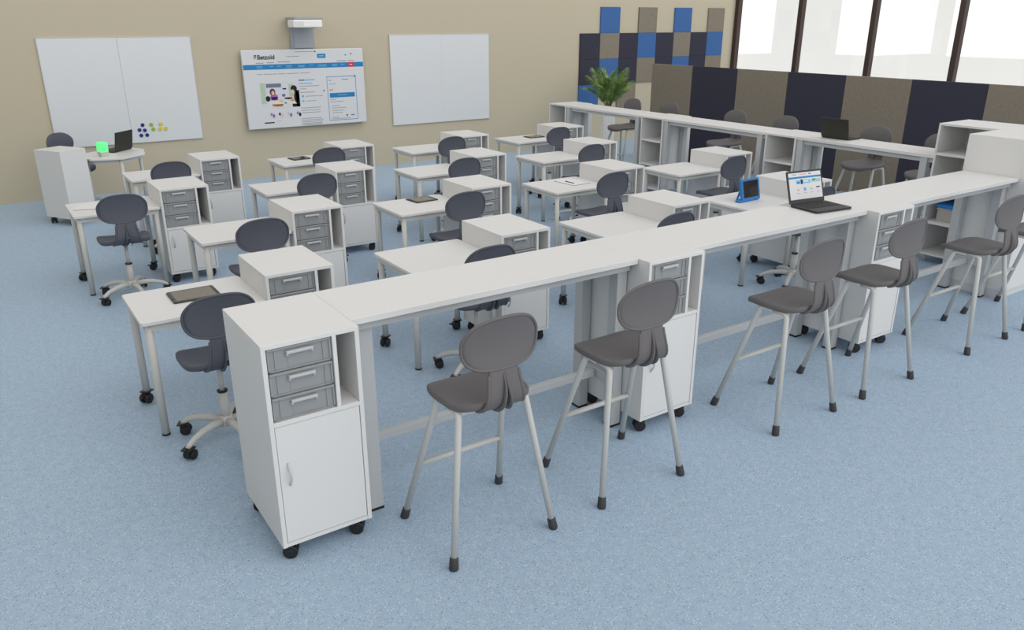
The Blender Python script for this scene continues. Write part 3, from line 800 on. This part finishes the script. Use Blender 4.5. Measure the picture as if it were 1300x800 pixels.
# tall felt partition panels behind the back counter
PXX = 9.30
pl = ('taupe', 'navy'); desc = ('at the left end of the row, beside the wall tiles', 'second from the left', 'third from the left', 'fourth from the left', 'fifth from the left', 'sixth from the left', 'seventh from the left', 'at the right edge of the photo')
for i in range(8):
    y1 = 7.62-.95*i
    t = thing('partition_panel', 'tall %s felt partition panel %s below the windows' % (pl[i % 2], desc[i]), 'partition', (PXX, y1-.475, 0), 0, 'tall felt partition panels behind the back counter')
    b = BM(); add_box(b, 0, .05, -.4745, .4745, .012, 1.57, bev=.005); obj('felt_board', b, BROWN if i % 2 == 0 else NAVY, t)
    b = BM()
    for yy in (-.38, .38): add_box(b, -.004, .054, yy-.03, yy+.03, 0, .012)
    obj('foot', b, BLACK, t)

# ---------------------------------------------------------------- potted palm
PX, PY = 8.95, 8.33
t = thing('potted_palm', 'green potted palm in a white ribbed planter behind the back counter', 'plant', (PX, PY, 0))
b = BM(); add_lathe(b, [(.100, 0), (.105, .01), (.125, .74), (.130, .80), (.116, .80), (.113, .75)], 32, rib=.07); obj('planter', b, POT, t)
b = BM(); add_lathe(b, [(.108, .745), (.108, .765), (.05, .772)], 24); obj('soil', b, SOIL, t)
rnd = random.Random(11)
def frond(bm, bs, base, az, L, lean, droop):
    u = Vector((math.cos(az), math.sin(az), 0)); n = 14; pts = []
    p = Vector(base); ang = lean
    for k in range(n+1):
        pts.append(p.copy()); p = p+(u*math.sin(ang)+Vector((0, 0, math.cos(ang))))*(L/n); ang += droop/n*(.4+1.4*k/n)
    add_tube(bs, pts, .005, 6, radii=[.009*(1-.8*k/n) for k in range(n+1)])
    side0 = Vector((-u.y, u.x, 0))
    for k in range(4, n+1):
        d = (pts[k]-pts[k-1]).normalized(); up = side0.cross(d).normalized()
        for s in (-1, 1):
            for h in (0, .5):
                q = pts[k-1].lerp(pts[k], h); f = (k+h-5)/(n-4); ll = L*(.27*math.sin(PI*min(1, .22+.72*f)))+.03
                dr = (d*(.55+.5*f)+side0*s*(.85-.35*f)+up*.25).normalized()
                dn = Vector((0, 0, -1)); wv = dr.cross(up).normalized()*.011
                m = q+dr*ll*.5+dn*ll*.04; e = q+dr*ll+dn*ll*.24
                v = [bm.verts.new(x) for x in (q+wv*.3, m+wv+up*.0, e, m-wv, q-wv*.3)]; mid = bm.verts.new(m-up*.004)
                bm.faces.new((v[0], v[1], mid)); bm.faces.new((v[1], v[2], mid)); bm.faces.new((v[2], v[3], mid)); bm.faces.new((v[3], v[4], mid)); bm.faces.new((v[4], v[0], mid))
for k in range(20):
    az = 2*PI*k*.382+rnd.uniform(-.2, .2); inner = k/20
    bl = BM(); bs = BM()
    r0 = rnd.uniform(.01, .05)
    frond(bl, bs, (r0*math.cos(az), r0*math.sin(az), .765), az, rnd.uniform(.70, .86)*(1-.18*(1-inner)), .10+.30*(1-inner)+rnd.uniform(-.04, .04), .35+.95*(1-inner))
    st = obj('stem', bs, STEMM, t); obj('leaf', bl, LEAF, st, recalc=False)

# ---------------------------------------------------------------- light
wd = bpy.data.worlds.new('sky'); SC.world = wd; wd.use_nodes = True
nt = wd.node_tree; bg = nt.nodes['Background']
tc = nt.nodes.new('ShaderNodeTexCoord'); sp = nt.nodes.new('ShaderNodeSeparateXYZ'); rp = nt.nodes.new('ShaderNodeValToRGB')
mp = nt.nodes.new('ShaderNodeMapRange'); mp.inputs['From Min'].default_value = -.1; mp.inputs['From Max'].default_value = 1
nt.links.new(tc.outputs['Generated'], sp.inputs[0]); nt.links.new(sp.outputs['Z'], mp.inputs['Value']); nt.links.new(mp.outputs['Result'], rp.inputs['Fac'])
rp.color_ramp.elements[0].color = (1.64, 1.605, 1.55, 1); rp.color_ramp.elements[1].color = (.44, .44, .445, 1)
mx_ = nt.nodes.new('ShaderNodeMapRange'); mx_.interpolation_type = 'SMOOTHSTEP'
for k_, v_ in (('From Min', .25), ('From Max', .65), ('To Min', 1.0), ('To Max', .575)): mx_.inputs[k_].default_value = v_
nt.links.new(sp.outputs['X'], mx_.inputs['Value']); nt.links.new(mx_.outputs['Result'], bg.inputs['Strength'])
nt.links.new(rp.outputs['Color'], bg.inputs['Color'])
def area(name, loc, rot, sx, sy, power, col=(1, 1, 1)):
    l = bpy.data.lights.new(name, 'AREA'); l.shape = 'RECTANGLE'; l.size = sx; l.size_y = sy; l.energy = power; l.color = col
    o = bpy.data.objects.new(name, l); C.objects.link(o); o.location = loc; o.rotation_euler = rot; return o
sun = bpy.data.lights.new('sun', 'SUN'); sun.energy = .85; sun.angle = math.radians(60); so = bpy.data.objects.new('sun', sun); C.objects.link(so)
so.rotation_euler = (Vector((.5, -.85, 1))).to_track_quat('Z', 'Y').to_euler()

SC.view_settings.view_transform = 'Standard'; SC.view_settings.look = 'None'; SC.view_settings.exposure = .09; SC.view_settings.gamma = 1
SC.view_settings.use_curve_mapping = False
